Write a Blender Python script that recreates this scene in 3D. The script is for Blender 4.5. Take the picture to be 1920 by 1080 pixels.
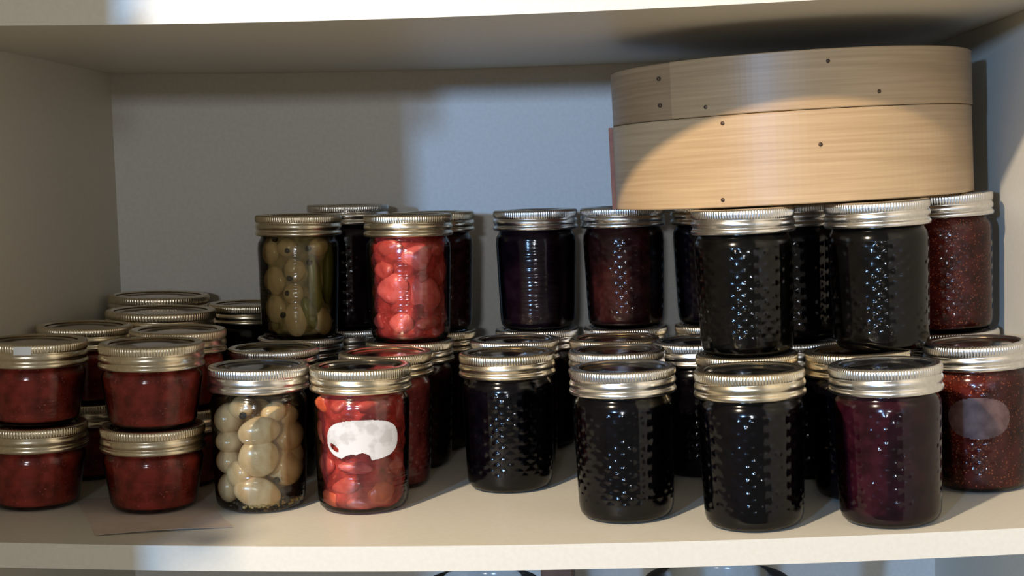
import bpy, math, random
from mathutils import Vector, Matrix
PI = math.pi
for o in list(bpy.data.objects): bpy.data.objects.remove(o, do_unlink=True)
sc = bpy.context.scene
COL = sc.collection

# ------------------------------------------------------------------ camera
CAM = Vector((0.068537, -0.8329, 0.212442))
YAW, PITCH, ROLL, FPX = -0.061393, 0.078144, -0.029013, 2646.88
def cam_axes():
    cy, sy, cp, sp = math.cos(YAW), math.sin(YAW), math.cos(PITCH), math.sin(PITCH)
    f = Vector((sy*cp, cy*cp, -sp)); r = Vector((cy, -sy, 0)); u = r.cross(f)
    cr, sr = math.cos(ROLL), math.sin(ROLL)
    return cr*r + sr*u, -sr*r + cr*u, f
r_, u_, f_ = cam_axes()
cd = bpy.data.cameras.new('camera'); cam = bpy.data.objects.new('camera', cd); COL.objects.link(cam)
cd.sensor_width = 36; cd.lens = FPX*36/1920; cd.clip_start = 0.02; cd.clip_end = 50
cam.matrix_world = Matrix(((r_.x, u_.x, -f_.x, CAM.x), (r_.y, u_.y, -f_.y, CAM.y), (r_.z, u_.z, -f_.z, CAM.z), (0, 0, 0, 1)))
sc.camera = cam

# ------------------------------------------------------------------ world, lamps, exposure
W = bpy.data.worlds.new('room_light'); sc.world = W; W.use_nodes = True
bg = W.node_tree.nodes['Background']; bg.inputs[0].default_value = (1.0, 0.92, 0.76, 1); bg.inputs[1].default_value = 0.20
def area(name, loc, target, sx, sy, power, col):
    l = bpy.data.lights.new(name, 'AREA'); l.shape = 'RECTANGLE'; l.size = sx; l.size_y = sy; l.energy = power; l.color = col
    o = bpy.data.objects.new(name, l); COL.objects.link(o); o.location = loc
    o.rotation_euler = (Vector(target)-Vector(loc)).to_track_quat('-Z', 'Y').to_euler(); return o
area('ceiling_lamp', (-0.56, -1.00, 0.887), (0.1, 0.1, 0.1), 0.05, 0.05, 26, (1.0, 0.83, 0.62))
area('window_daylight', (-1.24, -3.3, 0.497), (0.05, 0.3, 0.2), 0.09, 0.16, 74, (0.30, 0.56, 1.0))
area('room_daylight', (-0.12, -3.3, 0.50), (0.0, 0.3, 0.2), 0.22, 0.12, 17, (0.86, 0.92, 1.0))
sc.view_settings.view_transform = 'Standard'; sc.view_settings.look = 'None'
sc.view_settings.gamma = 1; sc.view_settings.use_curve_mapping = False; sc.view_settings.exposure = 0.0

# ------------------------------------------------------------------ dimensions of the cabinet
XL, XR, D, H, T = -0.3567, 0.3567, 0.40, 0.3139, 0.0156
S1, S2 = 0.0080, 0.0067                     # how far the two loaded shelves sag in the middle
def sag(x, s=S1): return -s*(1-(x/XR)**2)
def tilt_at(x): return math.atan(2*S1*x/XR**2)

# ------------------------------------------------------------------ materials
def newmat(name):
    m = bpy.data.materials.new(name); m.use_nodes = True
    return m, m.node_tree.nodes, m.node_tree.links, m.node_tree.nodes['Principled BSDF']
def N(ns, t, **k):
    n = ns.new(t)
    for a, v in k.items(): setattr(n, a, v)
    return n
def noisy(name, c1, c2, scale=(1, 1, 1), nscale=20, rough=.5, bump=0, metallic=0, detail=4, spec=.5, lo=.35, hi=.65, bdist=.001):
    m, ns, ln, b = newmat(name)
    tc = N(ns, 'ShaderNodeTexCoord'); mp = N(ns, 'ShaderNodeMapping'); mp.inputs['Scale'].default_value = scale
    nz = N(ns, 'ShaderNodeTexNoise'); nz.inputs['Scale'].default_value = nscale; nz.inputs['Detail'].default_value = detail
    cr = N(ns, 'ShaderNodeValToRGB'); cr.color_ramp.elements[0].color = (*c1, 1); cr.color_ramp.elements[1].color = (*c2, 1)
    cr.color_ramp.elements[0].position = lo; cr.color_ramp.elements[1].position = hi
    ln.new(tc.outputs['Object'], mp.inputs[0]); ln.new(mp.outputs[0], nz.inputs['Vector']); ln.new(nz.outputs[0], cr.inputs[0]); ln.new(cr.outputs[0], b.inputs['Base Color'])
    b.inputs['Roughness'].default_value = rough; b.inputs['Metallic'].default_value = metallic; b.inputs['Specular IOR Level'].default_value = spec
    if bump:
        bp = N(ns, 'ShaderNodeBump'); bp.inputs['Strength'].default_value = bump; bp.inputs['Distance'].default_value = bdist
        ln.new(nz.outputs[0], bp.inputs['Height']); ln.new(bp.outputs[0], b.inputs['Normal'])
    return m
def jam_mat(name, base, fleck, amount=.62, nscale=900, rough=.35):
    """soft mottled preserve with finer brighter flecks of fruit and seed"""
    m, ns, ln, b = newmat(name)
    tc = N(ns, 'ShaderNodeTexCoord')
    n1 = N(ns, 'ShaderNodeTexNoise'); n1.inputs['Scale'].default_value = 110; n1.inputs['Detail'].default_value = 3
    n2 = N(ns, 'ShaderNodeTexVoronoi'); n2.inputs['Scale'].default_value = nscale*.55
    mx = N(ns, 'ShaderNodeMix', data_type='RGBA'); mx.inputs[6].default_value = (*[c*.55 for c in base], 1); mx.inputs[7].default_value = (*[min(1, c*1.35) for c in base], 1)
    r1 = N(ns, 'ShaderNodeMapRange'); r1.inputs[1].default_value = .35; r1.inputs[2].default_value = .65
    r2 = N(ns, 'ShaderNodeMapRange'); r2.inputs[1].default_value = .32; r2.inputs[2].default_value = .1
    n3 = N(ns, 'ShaderNodeTexNoise'); n3.inputs['Scale'].default_value = 260
    r3 = N(ns, 'ShaderNodeMapRange'); r3.inputs[1].default_value = amount-.12; r3.inputs[2].default_value = amount
    mu = N(ns, 'ShaderNodeMath', operation='MULTIPLY')
    m2 = N(ns, 'ShaderNodeMix', data_type='RGBA'); m2.inputs[7].default_value = (*fleck, 1)
    for n in (n1, n2, n3): ln.new(tc.outputs['Object'], n.inputs['Vector'])
    ln.new(n1.outputs[0], r1.inputs[0]); ln.new(r1.outputs[0], mx.inputs[0])
    ln.new(n2.outputs['Distance'], r2.inputs[0]); ln.new(n3.outputs[0], r3.inputs[0])
    ln.new(r2.outputs[0], mu.inputs[0]); ln.new(r3.outputs[0], mu.inputs[1]); ln.new(mu.outputs[0], m2.inputs[0])
    ln.new(mx.outputs[2], m2.inputs[6]); ln.new(m2.outputs[2], b.inputs['Base Color'])
    b.inputs['Roughness'].default_value = .9; b.inputs['Specular IOR Level'].default_value = 0.0
    return m
def glass_mat(name, quilt=1.0, ripple=1.0, tint=(.97, .98, .97), rough=.13):
    """clear jar glass: fresnel reflection over clear transmission, crisscross pressed pattern in relief"""
    m, ns, ln, b = newmat(name); ns.remove(b)
    out = ns['Material Output']
    tr = N(ns, 'ShaderNodeBsdfTransparent'); tr.inputs[0].default_value = (*tint, 1)
    gl = N(ns, 'ShaderNodeBsdfGlossy'); gl.inputs['Roughness'].default_value = rough
    fr = N(ns, 'ShaderNodeFresnel'); fr.inputs[0].default_value = 1.47
    mix = N(ns, 'ShaderNodeMixShader')
    tc = N(ns, 'ShaderNodeTexCoord'); sp = N(ns, 'ShaderNodeSeparateXYZ'); ln.new(tc.outputs['Object'], sp.inputs[0])
    def M(op, a, c=None, v=None):
        n = N(ns, 'ShaderNodeMath', operation=op)
        for i, q in enumerate((a, c)):
            if q is None: continue
            if isinstance(q, (int, float)): n.inputs[i].default_value = q
            else: ln.new(q, n.inputs[i])
        return n.outputs[0]
    ang = M('ARCTAN2', sp.outputs[1], sp.outputs[0])
    a = M('MULTIPLY', ang, 10.0); z = M('MULTIPLY', sp.outputs[2], 390.0)
    q = M('MULTIPLY', M('SINE', M('ADD', a, z)), M('SINE', M('SUBTRACT', a, z))); q = M('MULTIPLY', q, q)
    msk = M('MULTIPLY', M('GREATER_THAN', M('SINE', M('MULTIPLY', ang, 2.0)), -2.0), M('MULTIPLY', M('GREATER_THAN', sp.outputs[2], .013), M('LESS_THAN', sp.outputs[2], .072)))
    n4 = N(ns, 'ShaderNodeTexNoise'); n4.inputs['Scale'].default_value = 75; n4.inputs['Detail'].default_value = 1; ln.new(tc.outputs['Object'], n4.inputs['Vector'])
    r4 = N(ns, 'ShaderNodeMapRange'); r4.inputs[1].default_value = .40; r4.inputs[2].default_value = .62; r4.inputs[3].default_value = .45; r4.inputs[4].default_value = 1.15; ln.new(n4.outputs[0], r4.inputs[0])
    q = M('MULTIPLY', M('MULTIPLY', M('MULTIPLY', q, r4.outputs[0]), msk), .00048*quilt)
    mp = N(ns, 'ShaderNodeMapping'); mp.inputs['Scale'].default_value = (22, 22, 330); ln.new(tc.outputs['Object'], mp.inputs[0])
    nz = N(ns, 'ShaderNodeTexNoise'); nz.inputs['Scale'].default_value = 1.0; nz.inputs['Detail'].default_value = 2; ln.new(mp.outputs[0], nz.inputs['Vector'])
    mp2 = N(ns, 'ShaderNodeMapping'); mp2.inputs['Scale'].default_value = (60, 60, 35); ln.new(tc.outputs['Object'], mp2.inputs[0])
    n2 = N(ns, 'ShaderNodeTexNoise'); n2.inputs['Scale'].default_value = 1.0; ln.new(mp2.outputs[0], n2.inputs['Vector'])
    h = M('ADD', M('ADD', q, M('MULTIPLY', nz.outputs[0], .00012*ripple)), M('MULTIPLY', n2.outputs[0], .00006*ripple))
    bp = N(ns, 'ShaderNodeBump'); bp.inputs['Strength'].default_value = 1; bp.inputs['Distance'].default_value = 1.0
    ln.new(h, bp.inputs['Height']); ln.new(bp.outputs[0], gl.inputs['Normal'])
    ln.new(fr.outputs[0], mix.inputs[0]); ln.new(tr.outputs[0], mix.inputs[1]); ln.new(gl.outputs[0], mix.inputs[2]); ln.new(mix.outputs[0], out.inputs[0])
    return m
def clear_mat(name, tint, gloss=.06):
    m, ns, ln, b = newmat(name); ns.remove(b)
    tr = N(ns, 'ShaderNodeBsdfTransparent'); tr.inputs[0].default_value = (*tint, 1)
    gl = N(ns, 'ShaderNodeBsdfGlossy'); gl.inputs['Roughness'].default_value = .1
    mix = N(ns, 'ShaderNodeMixShader'); mix.inputs[0].default_value = gloss
    ln.new(tr.outputs[0], mix.inputs[1]); ln.new(gl.outputs[0], mix.inputs[2]); ln.new(mix.outputs[0], ns['Material Output'].inputs[0])
    return m
def wood_mat(name, c1, c2, rough=.38):
    m, ns, ln, b = newmat(name)
    tc = N(ns, 'ShaderNodeTexCoord'); mp = N(ns, 'ShaderNodeMapping'); mp.inputs['Scale'].default_value = (9, 9, 420)
    nz = N(ns, 'ShaderNodeTexNoise'); nz.inputs['Scale'].default_value = 1; nz.inputs['Detail'].default_value = 5; nz.inputs['Roughness'].default_value = .6
    m3 = N(ns, 'ShaderNodeMapping'); m3.inputs['Scale'].default_value = (6, 6, 30)
    n3 = N(ns, 'ShaderNodeTexNoise'); n3.inputs['Scale'].default_value = 1
    ad = N(ns, 'ShaderNodeMath', operation='ADD'); ml = N(ns, 'ShaderNodeMath', operation='MULTIPLY'); ml.inputs[1].default_value = .55
    sb = N(ns, 'ShaderNodeMath', operation='SUBTRACT'); sb.inputs[1].default_value = .27
    cr = N(ns, 'ShaderNodeValToRGB'); cr.color_ramp.elements[0].color = (*c1, 1); cr.color_ramp.elements[1].color = (*c2, 1)
    cr.color_ramp.elements[0].position = .32; cr.color_ramp.elements[1].position = .68
    ln.new(tc.outputs['Object'], mp.inputs[0]); ln.new(tc.outputs['Object'], m3.inputs[0]); ln.new(mp.outputs[0], nz.inputs['Vector']); ln.new(m3.outputs[0], n3.inputs['Vector'])
    ln.new(n3.outputs[0], ml.inputs[0]); ln.new(nz.outputs[0], ad.inputs[0]); ln.new(ml.outputs[0], ad.inputs[1]); ln.new(ad.outputs[0], sb.inputs[0]); ln.new(sb.outputs[0], cr.inputs[0]); ln.new(cr.outputs[0], b.inputs['Base Color'])
    b.inputs['Roughness'].default_value = rough; b.inputs['Specular IOR Level'].default_value = .3
    bp = N(ns, 'ShaderNodeBump'); bp.inputs['Strength'].default_value = .15; bp.inputs['Distance'].default_value = .0004
    ln.new(nz.outputs[0], bp.inputs['Height']); ln.new(bp.outputs[0], b.inputs['Normal'])
    return m

laminate = noisy('white_laminate', (.66, .62, .52), (.69, .65, .55), nscale=320, rough=.42)
backboard = noisy('white_backboard', (.60, .57, .52), (.64, .61, .56), nscale=300, rough=.5)
wallpaint = noisy('wall_paint', (.55, .52, .46), (.6, .57, .5), nscale=60, rough=.8)
hole_mat = noisy('dark_hole', (.01, .008, .006), (.02, .015, .01), rough=.9)
band_gold = noisy('gold_tinned_steel', (.70, .62, .46), (.80, .71, .55), nscale=400, rough=.27, metallic=1)
band_silver = noisy('silver_tinned_steel', (.74, .72, .68), (.84, .82, .78), nscale=400, rough=.25, metallic=1)
lid_metal = noisy('lid_tinplate', (.50, .42, .33), (.62, .54, .44), nscale=120, rough=.16, metallic=1)
lid_dark = noisy('lid_grey_tinplate', (.36, .36, .37), (.46, .46, .46), nscale=120, rough=.16, metallic=1)
glass_quilt = glass_mat('quilted_jar_glass'); glass_plain = glass_mat('smooth_jar_glass', quilt=0.0, ripple=6.0)
glass_thin = glass_mat('tumbler_glass', quilt=0, ripple=.3, tint=(.93, .95, .96))
J = dict(
    redbrown=jam_mat('red_brown_jam', (.27, .036, .024), (.55, .14, .10), .62),
    black=jam_mat('black_jam', (.0022, .0016, .0028), (.008, .004, .008), .7),
    blackgreen=jam_mat('black_currant_jam', (.0030, .0026, .0022), (.008, .006, .006), .7),
    purple=jam_mat('dark_purple_jam', (.0075, .0028, .0055), (.02, .008, .014), .7),
    darkred=jam_mat('dark_red_jam', (.030, .007, .006), (.07, .02, .018), .66),
    maroon=jam_mat('maroon_jam', (.030, .0042, .0085), (.07, .012, .018), .68),
    seedy=jam_mat('seedy_red_jam', (.088, .013, .009), (.55, .13, .05), .50, 1000),
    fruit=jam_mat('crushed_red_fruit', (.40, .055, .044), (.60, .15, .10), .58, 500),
    fruitshade=jam_mat('crushed_red_fruit_shaded', (.20, .035, .032), (.4, .10, .08), .58, 500))  # fruitshade: the red fruit again, with shade put into its darker colour
brine_red = clear_mat('red_syrup', (.96, .82, .80)); brine_clear = clear_mat('pickling_brine', (.97, .93, .83)); brine_olive = clear_mat('olive_brine', (.90, .86, .68))
red_piece = noisy('red_fruit_flesh', (.44, .065, .050), (.60, .12, .085), nscale=120, rough=.3, bump=.3)
pink_piece = noisy('pink_fruit_flesh', (.56, .105, .085), (.74, .18, .145), nscale=120, rough=.3, bump=.3)
orange_piece = noisy('orange_fruit_flesh', (.60, .12, .045), (.70, .17, .07), nscale=120, rough=.3, bump=.3)
onion_skin = noisy('pale_onion', (.66, .44, .23), (.84, .62, .37), scale=(1, 1, .35), nscale=160, rough=.22, bump=.2)
onion_olive = noisy('olive_onion', (.52, .37, .22), (.66, .49, .31), scale=(1, 1, .35), nscale=160, rough=.25, bump=.2)
pickle_green = noisy('green_pickle', (.13, .14, .03), (.24, .23, .07), scale=(1, 1, .4), nscale=130, rough=.3, bump=.3)
pepper_mat = noisy('black_peppercorn', (.012, .008, .007), (.035, .022, .018), nscale=900, rough=.6, bump=.6)
seed_mat = noisy('mustard_seed', (.45, .30, .09), (.62, .45, .17), nscale=700, rough=.4)
mash_mat = noisy('olive_pickle_mash', (.16, .12, .055), (.36, .27, .14), nscale=90, rough=.5)
herb_mat = noisy('dark_spice', (.035, .022, .01), (.09, .06, .03), nscale=700, rough=.6)
label_mat = noisy('white_paper_label', (.50, .47, .44), (.64, .61, .58), nscale=90, rough=.7, lo=.42, hi=.52)
worn_mat = noisy('worn_grey_label', (.050, .018, .015), (.12, .068, .060), nscale=110, rough=.5)
sticker_mat = noisy('white_sticker', (.80, .84, .88), (.86, .9, .93), nscale=50, rough=.3)
bamboo = wood_mat('bamboo_strip', (.42, .27, .135), (.54, .365, .195))
bamboo_lid = wood_mat('bamboo_lid_strip', (.34, .215, .105), (.45, .295, .15))
bamboo_brown = wood_mat('bamboo_lid_under_strip', (.29, .175, .085), (.39, .245, .125))
bamboo_dark = noisy('reddish_bamboo_end', (.24, .06, .03), (.34, .11, .05), nscale=90, rough=.5)
weave = noisy('bamboo_weave', (.40, .27, .14), (.58, .42, .24), scale=(60, 60, 10), nscale=6, rough=.6, bump=.5)
nail_mat = noisy('rusty_nail', (.06, .035, .02), (.12, .07, .04), nscale=500, rough=.5, metallic=.5)
paper_mat = noisy('beige_paper', (.56, .46, .39), (.63, .53, .45), nscale=80, rough=.7)
brown_mat = noisy('brown_card', (.085, .045, .03), (.13, .07, .045), nscale=60, rough=.6)

# ------------------------------------------------------------------ object helpers
def mesh(name, vs, fs, mat=None, smooth=False):
    m = bpy.data.meshes.new(name); m.from_pydata([tuple(v) for v in vs], [], fs); m.update()
    if mat: m.materials.append(mat)
    if smooth:
        for p in m.polygons: p.use_smooth = True
    return m
def obj(name, me, parent=None, loc=None):
    o = bpy.data.objects.new(name, me); COL.objects.link(o)
    if parent: o.parent = parent
    if loc: o.location = loc
    return o
def tag(o, label, cat, group=None, kind=None):
    o['label'] = label
    if cat: o['category'] = cat
    if group: o['group'] = group
    if kind: o['kind'] = kind
    return o
def empty(name, M4):
    o = bpy.data.objects.new(name, None); o.empty_display_size = .01; COL.objects.link(o); o.matrix_world = M4; return o
def lathe(prof, n, closed_top=False, closed_bot=False, rfun=None):
    """prof: list of (r, z); rfun(i, k, r, z) may vary them with the angle"""
    vs, fs = [], []
    for i, (r, z) in enumerate(prof):
        for k in range(n):
            a = 2*PI*k/n; rr, zz = (r, z) if rfun is None else rfun(i, k, r, z)
            vs.append((rr*math.cos(a), rr*math.sin(a), zz))
    for i in range(len(prof)-1):
        for k in range(n):
            k2 = (k+1) % n; fs.append((i*n+k, i*n+k2, (i+1)*n+k2, (i+1)*n+k))
    if closed_bot: fs.append(tuple(reversed(range(n))))
    if closed_top: b = (len(prof)-1)*n; fs.append(tuple(range(b, b+n)))
    return vs, fs
def box(x0, x1, y0, y1, z0, z1):
    vs = [(x, y, z) for x in (x0, x1) for y in (y0, y1) for z in (z0, z1)]
    return vs, [(0, 1, 3, 2), (4, 6, 7, 5), (0, 4, 5, 1), (2, 3, 7, 6), (0, 2, 6, 4), (1, 5, 7, 3)]
def blob(rx, ry, rz, seed=0, amp=.12, n=14, m=9, point=0.0):
    rnd = random.Random(seed); ph = [rnd.uniform(0, 6.28) for _ in range(6)]
    vs, fs = [(0, 0, -rz*(1+point))], []
    for j in range(1, m):
        t = PI*j/m
        for i in range(n):
            a = 2*PI*i/n
            w = 1 + amp*(math.sin(2*a+ph[0])*math.sin(t+ph[1]) + .6*math.sin(3*a+ph[2])*math.sin(2*t+ph[3]) + .35*math.sin(5*a+ph[4]+3*t))
            zz = -math.cos(t)*rz
            if point: zz *= 1 + point*abs(math.cos(t))**3
            vs.append((rx*w*math.sin(t)*math.cos(a), ry*w*math.sin(t)*math.sin(a), zz))
    vs.append((0, 0, rz*(1+point)))
    for i in range(n): fs.append((0, 1+(i+1) % n, 1+i))
    for j in range(m-2):
        for i in range(n):
            a, b = 1+j*n+i, 1+j*n+(i+1) % n; fs.append((a, b, b+n, a+n))
    t = 1+(m-2)*n
    for i in range(n): fs.append((t+i, t+(i+1) % n, len(vs)-1))
    return vs, fs
def bevel(o, w=.0012, seg=2):
    b = o.modifiers.new('bevel', 'BEVEL'); b.width = w; b.segments = seg; return o

# ------------------------------------------------------------------ cabinet carcass and shelves
I4 = Matrix.Identity(4)
ZB, ZT = -0.30, 0.62
cab = tag(empty('cabinet', Matrix.Translation((0, 0, ZB))), 'white laminate cabinet carcass standing around all the jars, doors swung open', 'cabinet')
def cabpart(name, b, mat, parent=cab):
    o = obj(name, mesh(name, *b, mat)); o.parent = parent
    if parent: o.matrix_parent_inverse = parent.matrix_world.inverted()
    return o
pl = cabpart('side_panel', box(XL-.017, XL, 0, D+.006, ZB, ZT), laminate); pl['label'] = 'left side panel with a column of shelf pin holes'
pr_ = cabpart('side_panel', box(XR, XR+.017, 0, D+.006, ZB, ZT), laminate)
cabpart('back_panel', box(XL, XR, D, D+.006, ZB, ZT), backboard)
cabpart('bottom_panel', box(XL, XR, 0, D, ZB, ZB+T), laminate)
cabpart('top_panel', box(XL, XR, 0, D, ZT-T, ZT), laminate)
for i, z in enumerate((.281, .2485, .216, .184)):
    vs, fs = lathe([(.0021, 0), (.0021, .0006), (.0016, .0006), (.0015, .0001)], 16, closed_top=True, closed_bot=True)
    vs = [(XL+.0001+c, .3545+a, z+b) for a, b, c in vs]
    h = obj('pin_hole', mesh('pin_hole', vs, fs, hole_mat)); h.parent = pl; h.matrix_parent_inverse = cab.matrix_world.inverted()
def door(sx, hinge, ang):
    d = cabpart('door', ([Vector(v) for v in box(0, .385, 0, .017, ZB+.002, ZT-.002)[0]], box(0, 1, 0, 1, 0, 1)[1]), laminate)
    R = Matrix.Translation(Vector((hinge, -.004, 0))) @ Matrix.Rotation(ang, 4, 'Z')
    d.data.transform(R); d.data.update()
    k = lathe([(.006, 0), (.005, .012), (.011, .018), (.013, .024), (.009, .029), (.001, .030)], 20, closed_bot=True)
    kv = [R @ Vector((.355, (.017+z) if sx < 0 else -z, .02+y)) for x, y, z in k[0] for x, y in [(x, y)]]
    kv = [R @ Vector((.355+x, (-z if ang < -1.6 or sx > 0 else .017+z), .02+y)) for x, y, z in k[0]]
    h = obj('knob', mesh('knob', kv, k[1], band_silver, True)); h.parent = d; h.matrix_parent_inverse = cab.matrix_world.inverted()
    return d
door(-1, XL-.012, math.radians(-87.5))
door(1, XR+.012+.0, math.radians(-90))

def shelf(name, z_top, s, label, thick=T):
    n = 40; vs, fs = [], []
    for i in range(n+1):
        x = XL+.0004 + (XR-XL-.0008)*i/n; z = z_top + sag(x, s)
        vs += [(x, .0, z), (x, D-.0005, z), (x, D-.0005, z-thick), (x, .0, z-thick)]
    for i in range(n):
        a = i*4; b = a+4
        for k in range(4): fs.append((a+k, a+(k+1) % 4, b+(k+1) % 4, b+k))
    fs += [(3, 2, 1, 0), (n*4, n*4+1, n*4+2, n*4+3)]
    o = obj(name, mesh(name, vs, fs, laminate)); tag(o, label, 'shelf'); return o
shelf('shelf_board', 0, S1, 'white laminate shelf board sagging slightly under all the jars, bright front edge along the bottom')
shelf('shelf_board', H+T, S2, 'white laminate shelf board above the steamer, bright front edge along the top of the photo')
shelf('shelf_board', -0.19, .002, 'white laminate shelf board low in the cabinet, under the jar shelf')

# ------------------------------------------------------------------ jar parts
def band_mesh(R, mat, name):
    n = 456; hb = .0165
    prof = [(R-.0068, hb-.0009), (R-.0060, hb), (R-.0024, hb), (R-.0013, hb-.0003), (R-.0006, hb-.0010), (R-.0003, hb-.0020), (R-.0003, hb-.0036), (R-.0005, hb-.0054),
            (R-.0009, hb-.0062), (R-.0014, hb-.0067), (R-.0011, hb-.0073), (R-.0006, hb-.0082), (R-.0003, hb-.0094), (R-.0004, hb-.0106), (R-.0009, hb-.0116), (R-.0014, hb-.0123),
            (R-.0010, hb-.0129), (R-.0003, hb-.0136), (R-.0000, hb-.0146), (R-.0002, hb-.0157), (R-.0010, hb-.0165), (R-.0022, hb-.0160), (R-.0024, hb-.004), (R-.0064, hb-.0012)]
    def rf(i, k, r, z):
        if 3 <= i <= 7: r -= .00030*(1-math.cos(2*PI*k/4))
        if 8 <= i <= 15: z += .0007*math.sin(2*PI*k/n*1.0 + .6) 
        return r, z
    return mesh(name, *lathe(prof, n, rfun=rf), mat, True)
def lid_mesh(R, mat, name):
    r = R-.0062; hb = .0165
    prof = [(r+.0035, hb-.0022), (r, hb-.0016), (r-.0012, hb-.0018), (r-.0022, hb-.0032), (r-.0040, hb-.0033), (r-.0052, hb-.0022), (r-.0062, hb-.0020), (r*.52, hb-.0020), (r*.46, hb-.0015), (r*.30, hb-.0015), (.0008, hb-.0015)]
    return mesh(name, *lathe(prof, 96, closed_top=True), mat, True)
def body_prof(R, h, kind):
    """outer glass profile from foot to mouth; band top is at h"""
    zb = h-.0165; rt = R-.0019
    if kind == 'half':
        rb = R-.0037
        p = [(rb-.0105, .0008), (rb-.0085, 0), (rb-.0060, .0002), (rb-.0030, .0015), (rb-.0012, .0036), (rb-.0003, .0070), (rb, .0110)]
        for i in range(1, 9): t = i/8; p.append((rb+(rt-rb)*t, .011+(zb-.0135-.006-.002)*t))
        p += [(rt-.0004, zb-.0058), (rt-.0016, zb-.0036), (rt-.0027, zb-.0018), (rt-.0030, zb+.002), (rt-.0035, zb+.012)]
    else:
        rb = R-.0058
        p = [(rb-.0095, .0008), (rb-.0075, 0), (rb-.0045, .0004), (rb-.0018, .0022), (rb-.0003, .0052), (rb, .0080)]
        for i in range(1, 7): t = i/6; p.append((rb+(rt-rb)*t, .008+(zb-.0105-.004)*t))
        p += [(rt-.0006, zb-.0042), (rt-.0018, zb-.0024), (rt-.0026, zb-.0008), (rt-.0030, zb+.003), (rt-.0035, zb+.012)]
    return p
def glass_mesh(R, h, kind, mat, name):
    return mesh(name, *lathe(body_prof(R, h, kind), 96, closed_bot=True), mat, True)
def fill_mesh(R, h, kind, mat, name, off=.0011, bot=.0028, top=.004, lump=0.0, seed=1):
    p = [(r-off, z) for r, z in body_prof(R, h, kind) if z > bot+.001 and z < h-.0165+top and r-off > 0]
    p = [(p[0][0]-.0035, bot), (p[0][0]-.0008, bot+.0008)] + p
    rnd = random.Random(seed); ph = [rnd.uniform(0, 6.28) for _ in range(8)]
    n = 72
    if lump:
        z0, z1 = p[0][1], p[-1][1]; q = []
        for i in range(31):
            z = z0+(z1-z0)*i/30
            for a, b in zip(p, p[1:]):
                if a[1] <= z <= b[1]+1e-9: t = (z-a[1])/max(1e-9, b[1]-a[1]); q.append((a[0]+(b[0]-a[0])*t, z)); break
        p = q
    def rf(i, k, r, z):
        if lump:
            a = 2*PI*k/n
            r -= lump*(.5+.25*math.sin(5*a+ph[0]+z*210)+.25*math.sin(8*a+ph[1]-z*330)+.2*math.sin(11*a+ph[2])*math.sin(z*380+ph[3]))
        return r, z
    return mesh(name, *lathe(p, n, closed_bot=True, closed_top=True, rfun=rf), mat, True)
_cache = {}
def cached(key, fn):
    if key not in _cache: _cache[key] = fn()
    return _cache[key]
R8, H8, R4, H4 = .0345, .0970, .0353, .0567
DX = .0225
BANDS = dict(gold=(band_gold, lid_metal), silver=(band_silver, lid_dark), silvergold=(band_silver, lid_metal), goldgrey=(band_gold, lid_dark))
def frame_at(x, y, z0, spin=0.0, sx=None):
    a = tilt_at(x if sx is None else sx)
    return Matrix.Translation((x - z0*math.sin(a), y, sag(x)+z0*math.cos(a)+.0002)) @ Matrix.Rotation(-a, 4, 'Y') @ Matrix.Rotation(spin, 4, 'Z')
def jar(name, label, cat, group, x, y, z0, R, h, kind, fill, band='gold', spin=0.0, glass=None, content='jam', **fk):
    x = min(max(x+DX, XL+R+.0003), XR-R-.0003); M4 = frame_at(x, y, z0, spin); t = tag(empty(name, M4), label, cat, group)
    g = glass or (glass_quilt if kind == 'half' else glass_plain)
    obj('glass_body', cached(('g', R, h, kind, g.name), lambda: glass_mesh(R, h, kind, g, 'glass_body')), t)
    if fill is not None:
        obj(content, cached(('f', R, h, kind, fill.name, str(fk)), lambda: fill_mesh(R, h, kind, fill, content, **fk)), t)
    bm, lm = BANDS[band]
    sb = obj('screw_band', cached(('b', R, bm.name), lambda: band_mesh(R, bm, 'screw_band')), t, (0, 0, h-.0165)); sb.rotation_euler.z = random.Random(int((x+1)*9999)).uniform(0, 6)
    obj('lid', cached(('l', R, lm.name), lambda: lid_mesh(R, lm, 'lid')), t, (0, 0, h-.0165))
    return t

HALF = 'half-pint jam jars'; SMALL = 'small squat jam jars'
def hp(x, y, lev, fill, label, band='gold', spin=0.0, group=HALF, h=H8, R=R8, **k):
    return jar('jam_jar', label, 'jar', group, x, y, H8 if lev else 0, R, h, 'half', J[fill], band, spin, **k)
def sp_(x, y, lev, fill, label, band='gold', spin=0.0):
    return jar('jam_jar', label, 'jar', SMALL, x, y, H4 if lev else 0, R4, H4, 'squat', J[fill], band, spin)

# small squat jars, stacked in pairs at the left end
sp_(-.3444, .1026, 0, 'redbrown', 'squat red-brown jam jar at the far left, lower one of the front pair')
j2 = sp_(-.3440, .1040, 1, 'redbrown', 'squat red-brown jam jar at far left, white sticker on its band, upper of pair')
sp_(-.2606, .1013, 0, 'redbrown', 'squat red-brown jam jar standing on the paper sheet, under another squat jar')
sp_(-.2590, .0970, 1, 'redbrown', 'squat red-brown jam jar stacked on the one over the paper sheet')
sp_(-.3447, .1992, 0, 'redbrown', 'squat jam jar behind the far left front pair, lower one, almost hidden')
sp_(-.3447, .1985, 1, 'redbrown', 'squat jam jar behind the far left front pair, upper one, near the side panel')
sp_(-.2660, .1777, 0, 'redbrown', 'squat jam jar behind the pair over the paper, lower one, almost hidden')
sp_(-.2655, .1785, 1, 'redbrown', 'squat jam jar behind the pair over the paper, upper one, with a bright ribbed band')
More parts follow.
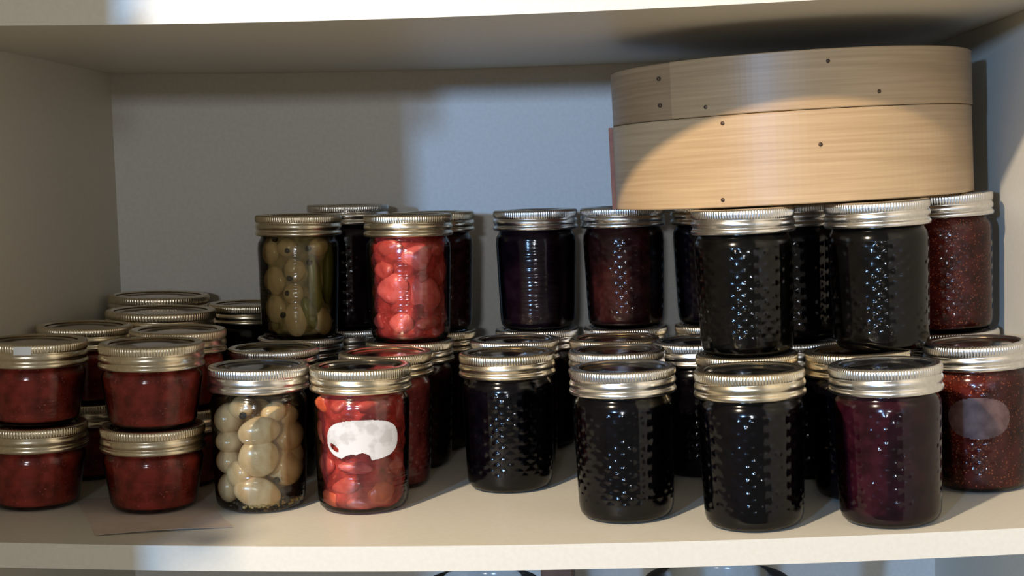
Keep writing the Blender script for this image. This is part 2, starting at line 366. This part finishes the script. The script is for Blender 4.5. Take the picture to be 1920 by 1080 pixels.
# wide-mouth jars at the back left
jar('wide_mouth_jar', 'wide-mouthed jar with a brownish gold lid, in front of the other wide one', 'jar', 'wide-mouthed jars', -.307, .270, 0, .0435, .1185, 'half', J['purple'], 'gold', glass=glass_plain)
jar('wide_mouth_jar', 'wide-mouthed jar with a dull lid in the back left corner', 'jar', 'wide-mouthed jars', -.3378, .356, 0, .0430, .123, 'half', J['purple'], 'gold', glass=glass_plain)
hp(-.256, .352, 0, 'black', 'black jam jar with a gold lid at the back, left of the upper pickle jar', 'gold', h=.117)

# half pints, lower level
hp(-.2005, .207, 0, 'purple', 'dark jam jar behind the pearl onion jar, blue glint on its silver band', 'silver', 1.0)
hp(-.195, .279, 0, 'purple', 'dark jam jar directly under the olive pickle jar', 'silver', 2.0)
hp(-.166, .3445, 0, 'purple', 'dark jam jar at the back under the tall purple one, barely seen', 'silver', 2.0)
hp(-.102, .248, 0, 'darkred', 'dark red jar directly under the upper red fruit jar', 'gold', .5)
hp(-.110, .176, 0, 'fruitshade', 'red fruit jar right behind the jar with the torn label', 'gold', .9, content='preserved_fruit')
hp(-.090, .3185, 0, 'darkred', 'dark red jam jar at the back, under the dark red upper one', 'goldgrey', 1.0)
hp(-.0203, .1634, 0, 'black', 'black jam jar standing alone on open shelf left of centre, nearest black jar there', 'gold', .4)
hp(-.0195, .2450, 0, 'black', 'black jam jar second in the column behind the lone centre one', 'silvergold', 2.5)
hp(-.0050, .3190, 0, 'purple', 'black jam jar third in the centre column, under the smooth upper jar', 'silvergold', 1.5)
hp(.0609, .0704, 0, 'black', 'black jam jar with a bright silver band, front row', 'silver', .9)
hp(.0585, .1610, 0, 'black', 'black jam jar right behind the front one with the bright silver band', 'silvergold', .2)
hp(.0580, .2350, 0, 'black', 'black jam jar third back in the silver band column', 'gold', .2)
hp(.0680, .3130, 0, 'darkred', 'dark jam jar at the back under the dark brown-red upper one', 'silvergold', .2)
hp(.1430, .3100, 0, 'black', 'black jam jar at the back under the half hidden black upper one', 'gold', .2)
hp(.1396, .0399, 0, 'black', 'black jam jar closest to the shelf edge, rows of glints down its side', 'goldgrey', 1.2)
hp(.1460, .1150, 0, 'black', 'black jam jar behind the frontmost black one, carrying a black jar', 'gold', 1.2)
hp(.1195, .1975, 0, 'black', 'black jam jar in the shade left of the stacked right-hand jars, bluish lid', 'silver', 1.2)
hp(.1880, .1780, 0, 'black', 'black jam jar in the shade between the two big upper black jars, lower one', 'silver', 1.2)
hp(.2226, .0359, 0, 'maroon', 'maroon jam jar in the front row, second from the right, silver lid', 'silver', 1.35)
hp(.2185, .1065, 0, 'black', 'black jam jar behind the maroon front jar, gold band', 'gold', 1.2)
jr = hp(.2987, .1148, 0, 'seedy', 'seedy red jam jar at the far right front with a worn grey label', 'silvergold', .35)
hp(.2990, .1863, 0, 'darkred', 'dark jam jar hidden behind the far right seedy one, under another seedy jar', 'silvergold', .2)
# half pints, upper level
hp(-.166, .3445, 1, 'purple', 'taller dark purple jam jar behind, between the pickle jar and upper red jar', 'silver', 2.0, h=.1035)
hp(-.090, .3180, 1, 'darkred', 'dark red upper jam jar just right behind the upper red fruit jar', 'goldgrey', .3)
hp(-.0035, .3150, 1, 'purple', 'black upper jam jar left of centre with one long smooth glint down its glass', 'silver', .2, glass=glass_plain)
hp(.0690, .3130, 1, 'darkred', 'dark brown-red upper jam jar left of the steamer\'s edge, second right of centre', 'silver', 1.3)
hp(.1430, .3100, 1, 'black', 'black upper jam jar at the back, mostly hidden under the steamer\'s left part', 'goldgrey', 1.3)
hp(.1465, .1120, 1, 'blackgreen', 'big black upper jam jar under the middle of the steamer, sprinkled with glints', 'silver', 1.0)
hp(.1870, .1800, 1, 'black', 'black upper jam jar with bluish band, wedged between two big ones under the steamer', 'silver', 1.3)
hp(.2360, .1100, 1, 'blackgreen', 'big black upper jam jar under the steamer\'s right part, beside the seedy red one', 'silver', .45)
hp(.2985, .1860, 1, 'seedy', 'seedy red upper jam jar next to the right side panel', 'silver', 1.2)

# sticker on the band of the upper far left jar
def patch(name, R, u0, u1, z0, z1, th, mat, parent, inside=None, nu=24, nz=16, off=0.0):
    """thin paper wrapped on a cylinder; inside(u, v) in 0..1 decides where paper is left"""
    keep = lambda u, v: True if inside is None else inside(u, v)
    vs, fs, idx = [], [], {}
    def vid(i, j, k):
        if (i, j, k) not in idx:
            a = u0+(u1-u0)*i/nu; z = z0+(z1-z0)*j/nz; zr = R(z) if callable(R) else R
            rr = zr+off+(th if k else 0); idx[(i, j, k)] = len(vs); vs.append((rr*math.cos(a), rr*math.sin(a), z))
        return idx[(i, j, k)]
    cell = {(i, j) for i in range(nu) for j in range(nz) if keep((i+.5)/nu, (j+.5)/nz)}
    for (i, j) in cell:
        fs.append((vid(i, j, 1), vid(i+1, j, 1), vid(i+1, j+1, 1), vid(i, j+1, 1)))
        fs.append((vid(i, j+1, 0), vid(i+1, j+1, 0), vid(i+1, j, 0), vid(i, j, 0)))
        for di, dj, p, q in ((-1, 0, (i, j+1), (i, j)), (1, 0, (i+1, j), (i+1, j+1)), (0, -1, (i, j), (i+1, j)), (0, 1, (i+1, j+1), (i, j+1))):
            if (i+di, j+dj) not in cell: fs.append((vid(*p, 0), vid(*q, 0), vid(*q, 1), vid(*p, 1)))
    return obj(name, mesh(name, vs, fs, mat), parent)
def facing(t):
    """angle, in the jar's own turn, that points to the camera"""
    p = t.matrix_world.inverted() @ CAM; return math.atan2(p.y, p.x)
bpy.context.view_layer.update()
a0 = facing(j2)-.22
patch('sticker', R4, a0-.16, a0+.16, H4-.0068, H4-.0012, .0002, sticker_mat, j2, nu=6, nz=3, off=.0002)

# ------------------------------------------------------------------ jars with visible pieces inside
def body_r(h=H8, R=R8):
    p = body_prof(R, h, 'half')
    def f(z):
        for a, b in zip(p[2:], p[3:]):
            if a[1] <= z <= b[1]: return a[0]+(b[0]-a[0])*(z-a[1])/max(1e-9, b[1]-a[1])
        return p[-3][0]
    return f
BR = body_r()
def place_in(t, name, me, u, z, depth, label, cat, group, roll=0.0, yawv=0.0):
    """put a piece behind the glass of jar t: u = sideways position over the radius (-1..1) as seen from the front, z height, depth = distance in from the glass"""
    r = max(0, BR(z)-depth); w = BR(z)*u
    a = facing(t) + math.asin(max(-.97, min(.97, w/r)))
    o = bpy.data.objects.new(name, me); COL.objects.link(o)
    o.matrix_world = t.matrix_world @ Matrix.Translation((r*math.cos(a), r*math.sin(a), z)) @ Matrix.Rotation(a, 4, 'Z') @ Matrix.Rotation(roll, 4, 'X') @ Matrix.Rotation(yawv, 4, 'Y')
    return tag(o, label, cat, group)

# pearl onions, front row
on = jar('pickled_onion_jar', 'clear jar of pale pearl onions, front row, silver band, left of the torn label', 'jar', 'jars of pickles and fruit', -.1881, .1077, 0, R8, H8, 'half', brine_clear, 'silver', .3, glass=glass_plain, content='brine')
sx = lambda cx: (cx-289)/238.0
sz = lambda cy: (962-cy)/595*.0800
OG = 'pearl onions in the front jar'
onions = [  # crop x, crop y, half width, half height, roll, label
    (115, 492, 68, 66, 0, 'round pearl onion high at the left of the onion jar'),
    (285, 540, 92, 62, .25, 'wide pearl onion near the top middle of the onion jar'),
    (362, 450, 60, 42, .2, 'small flat pearl onion just under the band of the onion jar'),
    (452, 488, 62, 50, 0, 'pearl onion high at the right of the onion jar'),
    (447, 590, 80, 72, .4, 'round pearl onion at the right, halfway up the onion jar'),
    (110, 610, 70, 52, 0, 'pearl onion at the left, halfway up the onion jar'),
    (280, 675, 88, 82, .5, 'big pearl onion in the middle of the onion jar'),
    (100, 712, 60, 56, 0, 'pearl onion at the left, below the middle of the onion jar'),
    (178, 765, 62, 60, .7, 'glinting pearl onion left of the bottom one in the onion jar'),
    (432, 752, 92, 90, 1.0, 'largest pearl onion low at the right of the onion jar'),
    (105, 852, 52, 62, 0, 'pearl onion low at the left of the onion jar'),
    (268, 855, 104, 64, -.25, 'pale pearl onion lying at the bottom middle of the onion jar'),
    (195, 430, 62, 40, 0, 'shaded pearl onion at the top left of the onion jar'),
    (505, 690, 40, 60, 0, 'pearl onion at the right edge of the onion jar')]
PX = .0345/238.0
for i, (cx, cy, hw, hh, rl, lab) in enumerate(onions):
    u = sx(cx); hw_, hh_ = hw*PX, hh*PX
    dp = .0062 if abs(u) < .5 else max(.0066, hw_)
    me = mesh('pickled_onion', *blob(dp, hw_*1.06, hh_*1.06, 10+i, .035, 20, 14, .06), onion_skin, True)
    place_in(on, 'pickled_onion', me, u*.97, sz(cy)*.97, dp+.0014+(.004 if i in (12, 2, 3) else 0), lab, 'onion', OG, rl)
rnd = random.Random(5)
for i in range(9):
    a = 2*PI*i/9+.2; zz = .018+.020*(i % 3)+.003*(i // 3)
    me = cached('back_onion', lambda: mesh('pickled_onion', *blob(.0100, .0105, .0095, 77, .04, 18, 12, .05), onion_skin, True))
    q = facing(on)+PI+(i//3-1)*.85; rr = .0145
    o = bpy.data.objects.new('pickled_onion', me); COL.objects.link(o)
    o.matrix_world = on.matrix_world @ Matrix.Translation((rr*math.cos(q), rr*math.sin(q), zz)) @ Matrix.Rotation(i*1.3, 4, 'X')
    tag(o, 'pearl onion at the back of the onion jar, seen between the front ones', 'onion', 'pearl onions at the back of the front jar')
pep = mesh('peppercorn', *blob(.0024, .0024, .0024, 3, .06, 12, 8), pepper_mat, True)
for (cx, cy, lab) in ((371, 800, 'black peppercorn against the glass low in the onion jar, between two big onions'), (182, 936, 'black peppercorn on the bottom of the onion jar at the left'), (207, 468, 'dark peppercorn near the top of the onion jar'), (425, 905, 'black peppercorn among the seeds at the bottom right of the onion jar')):
    place_in(on, 'peppercorn', pep, sx(cx)*.97, sz(cy), .0036, lab, 'peppercorn', 'peppercorns in the onion jar')
# drift of mustard seed and spice on the bottom
vs, fs = [], []
def addmesh(b, off):
    n = len(vs); vs.extend([(v[0]+off[0], v[1]+off[1], v[2]+off[2]) for v in b[0]]); fs.extend([tuple(n+i for i in f) for f in b[1]])
fa = facing(on)
for i in range(95):
    a = fa+rnd.uniform(-.5, 1.35); r = rnd.uniform(.0265, .0288) if i % 2 else rnd.uniform(.018, .028)
    addmesh(blob(.00085, .00085, .00085, i, .05, 6, 4), (r*math.cos(a), r*math.sin(a), .0045+rnd.uniform(0, .0042)*max(.15, 1-abs(a-fa-.6))))
o = obj('mustard_seeds', mesh('mustard_seeds', vs, fs, seed_mat, True)); o.matrix_world = on.matrix_world; tag(o, 'scatter of yellow mustard seeds on the bottom of the onion jar', 'seeds', None, 'stuff')
vs, fs = [], []
for i in range(160):
    a = fa+rnd.uniform(-.9, 1.5); r = rnd.uniform(.012, .0285)
    addmesh(blob(.0011, .0009, .0006, i, .2, 6, 4), (r*math.cos(a), r*math.sin(a), .0038+rnd.uniform(0, .0022)))
o = obj('ground_spice', mesh('ground_spice', vs, fs, herb_mat, True)); o.matrix_world = on.matrix_world; tag(o, 'dark layer of loose spice on the bottom of the onion jar', 'spice', None, 'stuff')

# torn label jar
lb = jar('red_fruit_jar', 'jar of bright red fruit with a torn white oval label, front row', 'jar', 'jars of pickles and fruit', -.1168, .1049, 0, R8, H8, 'half', brine_red, 'goldgrey', .3, glass=glass_plain, content='syrup')
obj('preserved_fruit', fill_mesh(R8, H8, 'half', J['fruit'], 'preserved_fruit', off=.0026, lump=.0032, seed=4), lb)
lx = lambda cx: (cx-806)/240.0
PG = 'fruit pieces in the torn label jar'
for i, (cx, cy, hw, hh, mt, lab) in enumerate([
    (620, 420, 48, 44, orange_piece, 'orange-red fruit piece high at the left of the torn label jar'), (700, 425, 50, 36, red_piece, 'red fruit piece under the band of the torn label jar, left of its glint'),
    (870, 430, 70, 36, red_piece, 'red fruit piece above the torn label'), (985, 470, 40, 55, red_piece, 'red fruit piece at the upper right of the torn label jar'),
    (600, 560, 34, 70, orange_piece, 'long orange-red piece left of the torn label'), (620, 720, 55, 58, red_piece, 'rounded red piece at the lower left of the torn label jar'),
    (770, 725, 80, 34, pink_piece, 'pink flat piece just under the torn label'), (720, 820, 62, 42, red_piece, 'red piece low in the middle of the torn label jar'),
    (905, 860, 66, 56, orange_piece, 'orange fruit chunk at the bottom right of the torn label jar'), (640, 890, 60, 40, orange_piece, 'orange-red piece at the bottom left of the torn label jar'),
    (975, 730, 50, 62, red_piece, 'red piece at the right below the torn label'), (800, 905, 60, 30, red_piece, 'red piece on the bottom of the torn label jar')]):
    me = mesh('fruit_piece', *blob(.0048, hw*PX, hh*PX, 40+i, .24, 20, 12), mt, True)
    place_in(lb, 'fruit_piece', me, lx(cx)*.95, sz(cy), .0063, lab, 'fruit', PG, .2*math.sin(i*2))
def oval(u, v):
    # bean-shaped outline with a bite from the bottom edge and a small torn hole at the left
    X, Y = u*2-1, v*2-1
    e = abs(X)**2.6 + abs(Y*(1.0 if X > -.2 else 1.0))**2.6
    if e > 1: return False
    if (X+.02)**2/.055 + (Y+1.0)**2/.14 < 1: return False
    if -.60 < X < -.02 and Y < -.93+.25*math.sin((X+.6)*5): return False
    c, s = math.cos(.75), math.sin(.75); a, b = X+.78, (Y+.38)*.62
    if ((a*c-b*s)/.17)**2 + ((a*s+b*c)/.075)**2 < 1: return False
    return True
fl = facing(lb)
patch('paper_label', BR, fl+math.asin(-.70), fl+math.asin(.715), sz(684), sz(484), .00022, label_mat, lb, oval, 110, 62, .0003)['label'] = 'torn white oval paper label'

# far right jar: remains of a worn label
fr_ = facing(jr)
def worn(u, v):
    X, Y = u*2-1, v*2-1; return abs(X)**2.4+abs(Y)**2.2 < 1
patch('worn_label', BR, fr_-.62, fr_+.62, .037, .064, .00015, worn_mat, jr, worn, 70, 34, .0003)['label'] = 'faint worn grey oval label'

# upper red fruit jar
ur = jar('red_fruit_jar', 'upper jar of pinkish red fruit pieces with a gold band, in the middle left', 'jar', 'jars of pickles and fruit', -.1010, .2480, H8, R8, H8, 'half', brine_red, 'gold', .6, glass=glass_plain, content='syrup')
obj('preserved_fruit', fill_mesh(R8, H8, 'half', J['fruit'], 'preserved_fruit', off=.0028, lump=.0036, seed=9), ur)
ux = lambda cx: (cx-1315)/262.0
uz = lambda cy: (925-cy)/655*.0800
for i, (cx, cy, hw, hh, rl, lab) in enumerate([
    (1190, 330, 70, 60, .2, 'red piece at the top left of the upper fruit jar'), (1360, 400, 90, 80, .3, 'pink piece at the upper middle of the upper fruit jar'),
    (1480, 345, 55, 48, 0, 'pale pink piece under the band at the right of the upper fruit jar'), (1200, 590, 100, 92, .6, 'large pink piece at the left middle of the upper fruit jar'),
    (1420, 620, 88, 120, .35, 'large pink slice at the right middle of the upper fruit jar'), (1255, 800, 70, 66, .3, 'pink tip of fruit low in the middle of the upper fruit jar'),
    (1120, 790, 50, 56, 0, 'small red piece low at the left of the upper fruit jar'), (1510, 500, 50, 90, 0, 'red piece at the right of the upper fruit jar'),
    (1150, 470, 60, 60, 0, 'red piece at the left of the upper fruit jar'), (1440, 800, 80, 46, .2, 'dark red piece low at the right of the upper fruit jar')]):
    me = mesh('fruit_piece', *blob(.0052, hw*.0000235*5.6, hh*.000122, 60+i, .22, 20, 12), pink_piece if i in (1, 2, 3, 4, 5) else red_piece, True)
    place_in(ur, 'fruit_piece', me, ux(cx)*.92, uz(cy), .0064, lab, 'fruit', 'fruit pieces in the upper red jar', rl)

# upper olive pickle jar
pk = jar('pickle_jar', 'upper jar of olive-tinted onions and green pickle with peppercorns, tilted slightly left', 'jar', 'jars of pickles and fruit', -.1950, .2790, H8, R8, H8, 'half', brine_olive, 'gold', .6, glass=glass_plain, content='brine')
obj('pickle_mash', fill_mesh(R8, H8, 'half', mash_mat, 'pickle_mash', off=.0050, lump=.004, seed=3), pk)
px_ = lambda cx: (cx-640)/262.0
pz = lambda cy: (905-cy)/640*.0800
for i, (cx, cy, hw, hh, rl, lab) in enumerate([
    (450, 360, 72, 84, 0, 'olive onion high at the left of the pickle jar'), (560, 330, 60, 60, 0, 'olive onion under the band of the pickle jar'),
    (470, 540, 84, 92, .2, 'olive onion at the left middle of the pickle jar'), (610, 470, 62, 76, 0, 'olive onion behind the glints of the pickle jar'),
    (470, 720, 80, 90, 0, 'olive onion low at the left of the pickle jar'), (610, 780, 68, 110, .1, 'long olive onion at the bottom middle of the pickle jar'),
    (800, 800, 64, 92, .35, 'pale onion at the bottom right of the pickle jar'), (770, 330, 66, 60, 0, 'olive onion at the top right of the pickle jar'), (600, 620, 60, 70, 0, 'olive onion at the centre of the pickle jar')]):
    me = mesh('pickled_onion', *blob(.0062, hw*.000138, hh*.000122, 80+i, .05, 18, 12, .05), onion_olive, True)
    place_in(pk, 'pickled_onion', me, px_(cx)*.92, pz(cy), .0078, lab, 'onion', 'onions in the olive pickle jar', rl)
for i, (cx, cy, hw, hh, rl, lab) in enumerate([
    (740, 560, 44, 190, .1, 'long green pickle slice right of centre in the pickle jar'), (830, 500, 50, 200, -.08, 'dark green pickle slice at the right of the pickle jar'), (700, 740, 44, 110, .3, 'green pickle piece at the bottom of the pickle jar')]):
    me = mesh('pickle_slice', *blob(.0045, hw*.000132, hh*.000122, 95+i, .07, 16, 14), pickle_green, True)
    place_in(pk, 'pickle_slice', me, px_(cx)*.95, pz(cy), .0062, lab, 'pickle', 'green pickle slices in the pickle jar', rl)
for (cx, cy, lab) in ((470, 278, 'peppercorn just under the band of the pickle jar'), (700, 335, 'upper peppercorn of the close pair in the pickle jar'), (706, 422, 'lower peppercorn of the close pair in the pickle jar'), (575, 520, 'peppercorn left of the glints in the pickle jar'),
        (432, 608, 'peppercorn at the left edge of the pickle jar'), (558, 614, 'peppercorn below the glint line in the pickle jar'), (522, 752, 'brownish peppercorn low in the pickle jar'), (565, 345, 'peppercorn near the top middle of the pickle jar')):
    place_in(pk, 'peppercorn', pep, px_(cx)*.95, pz(cy), .0034, lab, 'peppercorn', 'peppercorns in the pickle jar')

# ------------------------------------------------------------------ bamboo steamer and its lid
SX, SY, SZ, SSL = .2112, .217, .1903, .0274
SR, SH1, SH2 = .1286, .0600, .0379
MS = Matrix.Translation((SX, SY, SZ)) @ Matrix.Rotation(-math.atan(SSL), 4, 'Y')
def hoop(name, r0, th, z0, z1, a0, a1, mat, parent, n=160):
    vs, fs = [], []
    prof = [(r0, z0), (r0+th-.0005, z0), (r0+th, z0+.0006), (r0+th, z1-.0006), (r0+th-.0005, z1), (r0, z1)]
    full = abs(a1-a0) > 2*PI-.001; m = n if full else n+1
    for i in range(m):
        a = a0+(a1-a0)*i/n
        for r, z in prof: vs.append((r*math.cos(a), r*math.sin(a), z))
    k = len(prof)
    for i in range(n):
        b = ((i+1) % m)*k; a = i*k
        for j in range(k): fs.append((a+j, b+j, b+(j+1) % k, a+(j+1) % k))
    if not full: fs += [tuple(range(k)), tuple(reversed(range((m-1)*k, m*k)))]
    me = mesh(name, vs, fs, mat)
    return obj(name, me, parent)
def nail(t, a, r, z):
    v, f = lathe([(.0014, -.001), (.0014, .0003), (.0009, .0006), (.0002, .0007)], 12, closed_top=True)
    R = Matrix.Rotation(a, 4, 'Z') @ Matrix.Translation((r, 0, z)) @ Matrix.Rotation(PI/2, 4, 'Y')
    obj('nail', mesh('nail', [R @ Vector(q) for q in v], f, nail_mat, True), t)
st = tag(empty('bamboo_steamer', MS), 'round bamboo steamer basket resting on the upper jars at the right', 'steamer')
cam_s = MS.inverted() @ CAM; AF = math.atan2(cam_s.y, cam_s.x)        # direction of the camera from the steamer
aS = AF - math.radians(82)                                              # where the outer strip of the basket ends, at its left edge
hoop('inner_hoop', SR-.0075, .0035, .002, SH1-.001, 0, 2*PI, bamboo, st)
hoop('outer_hoop', SR-.0038, .0034, 0, SH1, 0, 2*PI, bamboo, st)
e = hoop('overlap_strip', SR-.0004, .0028, 0, SH1, aS-.60, aS+.0, bamboo_dark, st, 24); e['label'] = 'reddish lapped end of the bamboo strip'
v_, f_2 = [], []
for i in range(15):
    yy = -.115+.0164*i; xx = math.sqrt((SR-.008)**2-yy*yy)
    b = box(-xx, xx, yy-.0065, yy+.0065, .004, .0065); n = len(v_); v_ += b[0]; f_2 += [tuple(n+q for q in f) for f in b[1]]
obj('slatted_bottom', mesh('slatted_bottom', v_, f_2, bamboo), st)
def steam_ang(px, py, z):
    best = None
    for i in range(-90, 91):
        a = AF+math.radians(i); p = MS @ Vector((SR*math.cos(a), SR*math.sin(a), z)); d = p-CAM; X = 960+FPX*d.dot(r_)/d.dot(f_)
        if best is None or abs(X-px) < best[0]: best = (abs(X-px), a)
    return best[1]
for (px, z) in ((1357, SH1-.005), (1357, .005), (1541, .0375)): nail(st, steam_ang(px, 0, z), SR-.0004, z)
sl = tag(empty('steamer_lid', MS @ Matrix.Translation((0, 0, SH1+.0004))), 'darker bamboo lid with a woven top, sitting on the steamer basket', 'steamer lid')
hoop('inner_hoop', SR-.0075, .0035, -.0, SH2-.002, 0, 2*PI, bamboo_lid, sl)
hoop('outer_hoop', SR-.0038, .0026, 0, SH2, 0, 2*PI, bamboo_brown, sl)
aL = steam_ang(1258, 0, SH1+.02)
hoop('overlap_strip', SR-.0010, .0014, 0, SH2, aL, aL+2.6, bamboo_lid, sl, 90)
for (px, z) in ((1322, .006), (1553, SH2-.008), (1648, .009), (1236, SH2-.010), (1238, .010)): nail(sl, steam_ang(px, 0, SH1+z), SR+.0001, z)
# woven dome: over-under strips in relief
n = 64; vs, fs = [], []
rr_ = SR-.0078
for j in range(n+1):
    for i in range(n+1):
        a, b = 2*i/n-1, 2*j/n-1
        X = a*math.sqrt(1-b*b/2); Y = b*math.sqrt(1-a*a/2); rad = min(1, math.hypot(X, Y))
        z = SH2-.0045 + .0055*(1-rad**2) + .0007*math.sin(X*44)*math.sin(Y*44)
        vs.append((X*rr_, Y*rr_, z))
for j in range(n):
    for i in range(n): q = j*(n+1)+i; fs.append((q, q+1, q+n+2, q+n+1))
wv = obj('woven_top', mesh('woven_top', vs, fs, weave, True), sl)
so = wv.modifiers.new('thickness', 'SOLIDIFY'); so.thickness = .0015
# ------------------------------------------------------------------ paper on the shelf
def ray_hit_z(px, py, z):
    d = f_ + r_*((px-960)/FPX) - u_*((py-540)/FPX); t = (z-CAM.z)/d.z; return CAM+d*t
c4 = [ray_hit_z(*p, -.006) for p in ((181, 1011), (437, 989), (420, 962), (165, 984))]
A, B_, C_, D_ = [Vector((c.x, c.y, 0)) for c in c4]
back = (D_-A).normalized()*.11
vs, fs = [], []; nu, nv = 20, 12
for j in range(nv+1):
    for i in range(nu+1):
        p = A+(B_-A)*(i/nu)+back*(j/nv); lift = .0016*max(0, 1-j/2.5)**2*(.35+.65*math.sin(PI*min(1, i/nu*1.0+.02)))
        vs.append((p.x, p.y, sag(p.x)+.00005+lift*1.0))
for j in range(nv):
    for i in range(nu): q = j*(nu+1)+i; fs.append((q, q+1, q+nu+2, q+nu+1))
pp = obj('paper_sheet', mesh('paper_sheet', vs, fs, paper_mat)); tag(pp, 'thin beige paper slip lying on the shelf under the squat jars', 'paper')
s_ = pp.modifiers.new('thickness', 'SOLIDIFY'); s_.thickness = .00012; s_.offset = -1

# ------------------------------------------------------------------ things on the lower shelf, just peeping in
LZ = -0.1918
def tumbler(x, y, r, ztop, label):
    h = ztop-LZ
    prof = [(r*.80, 0), (r*.84, .002), (r*.9, h*.5), (r, h-.004), (r+.0006, h-.0015), (r-.0003, h), (r-.0016, h-.001), (r-.0024, h-.006), (r*.9-.003, h*.5), (r*.76, .008), (.001, .008)]
    t = tag(empty('drinking_glass', Matrix.Translation((x, y, LZ))), label, 'glass', 'glasses on the shelf below')
    obj('glass_body', mesh('glass_body', *lathe(prof, 80, closed_bot=True), glass_thin, True), t)
tumbler(-.0170, .125, .040, -.0670, 'clear glass under the jar shelf, left of the brown box, only its rim showing')
tumbler(.1445, .120, .050, -.0660, 'clear glass under the jar shelf, right of the brown box, only its rim showing')
bx = obj('cardboard_box', mesh('cardboard_box', *box(.0245, .046, .11, .19, LZ, -.045), brown_mat)); bevel(bx, .001)
tag(bx, 'narrow brown box under the jar shelf between the two glasses, top edge showing', 'box')
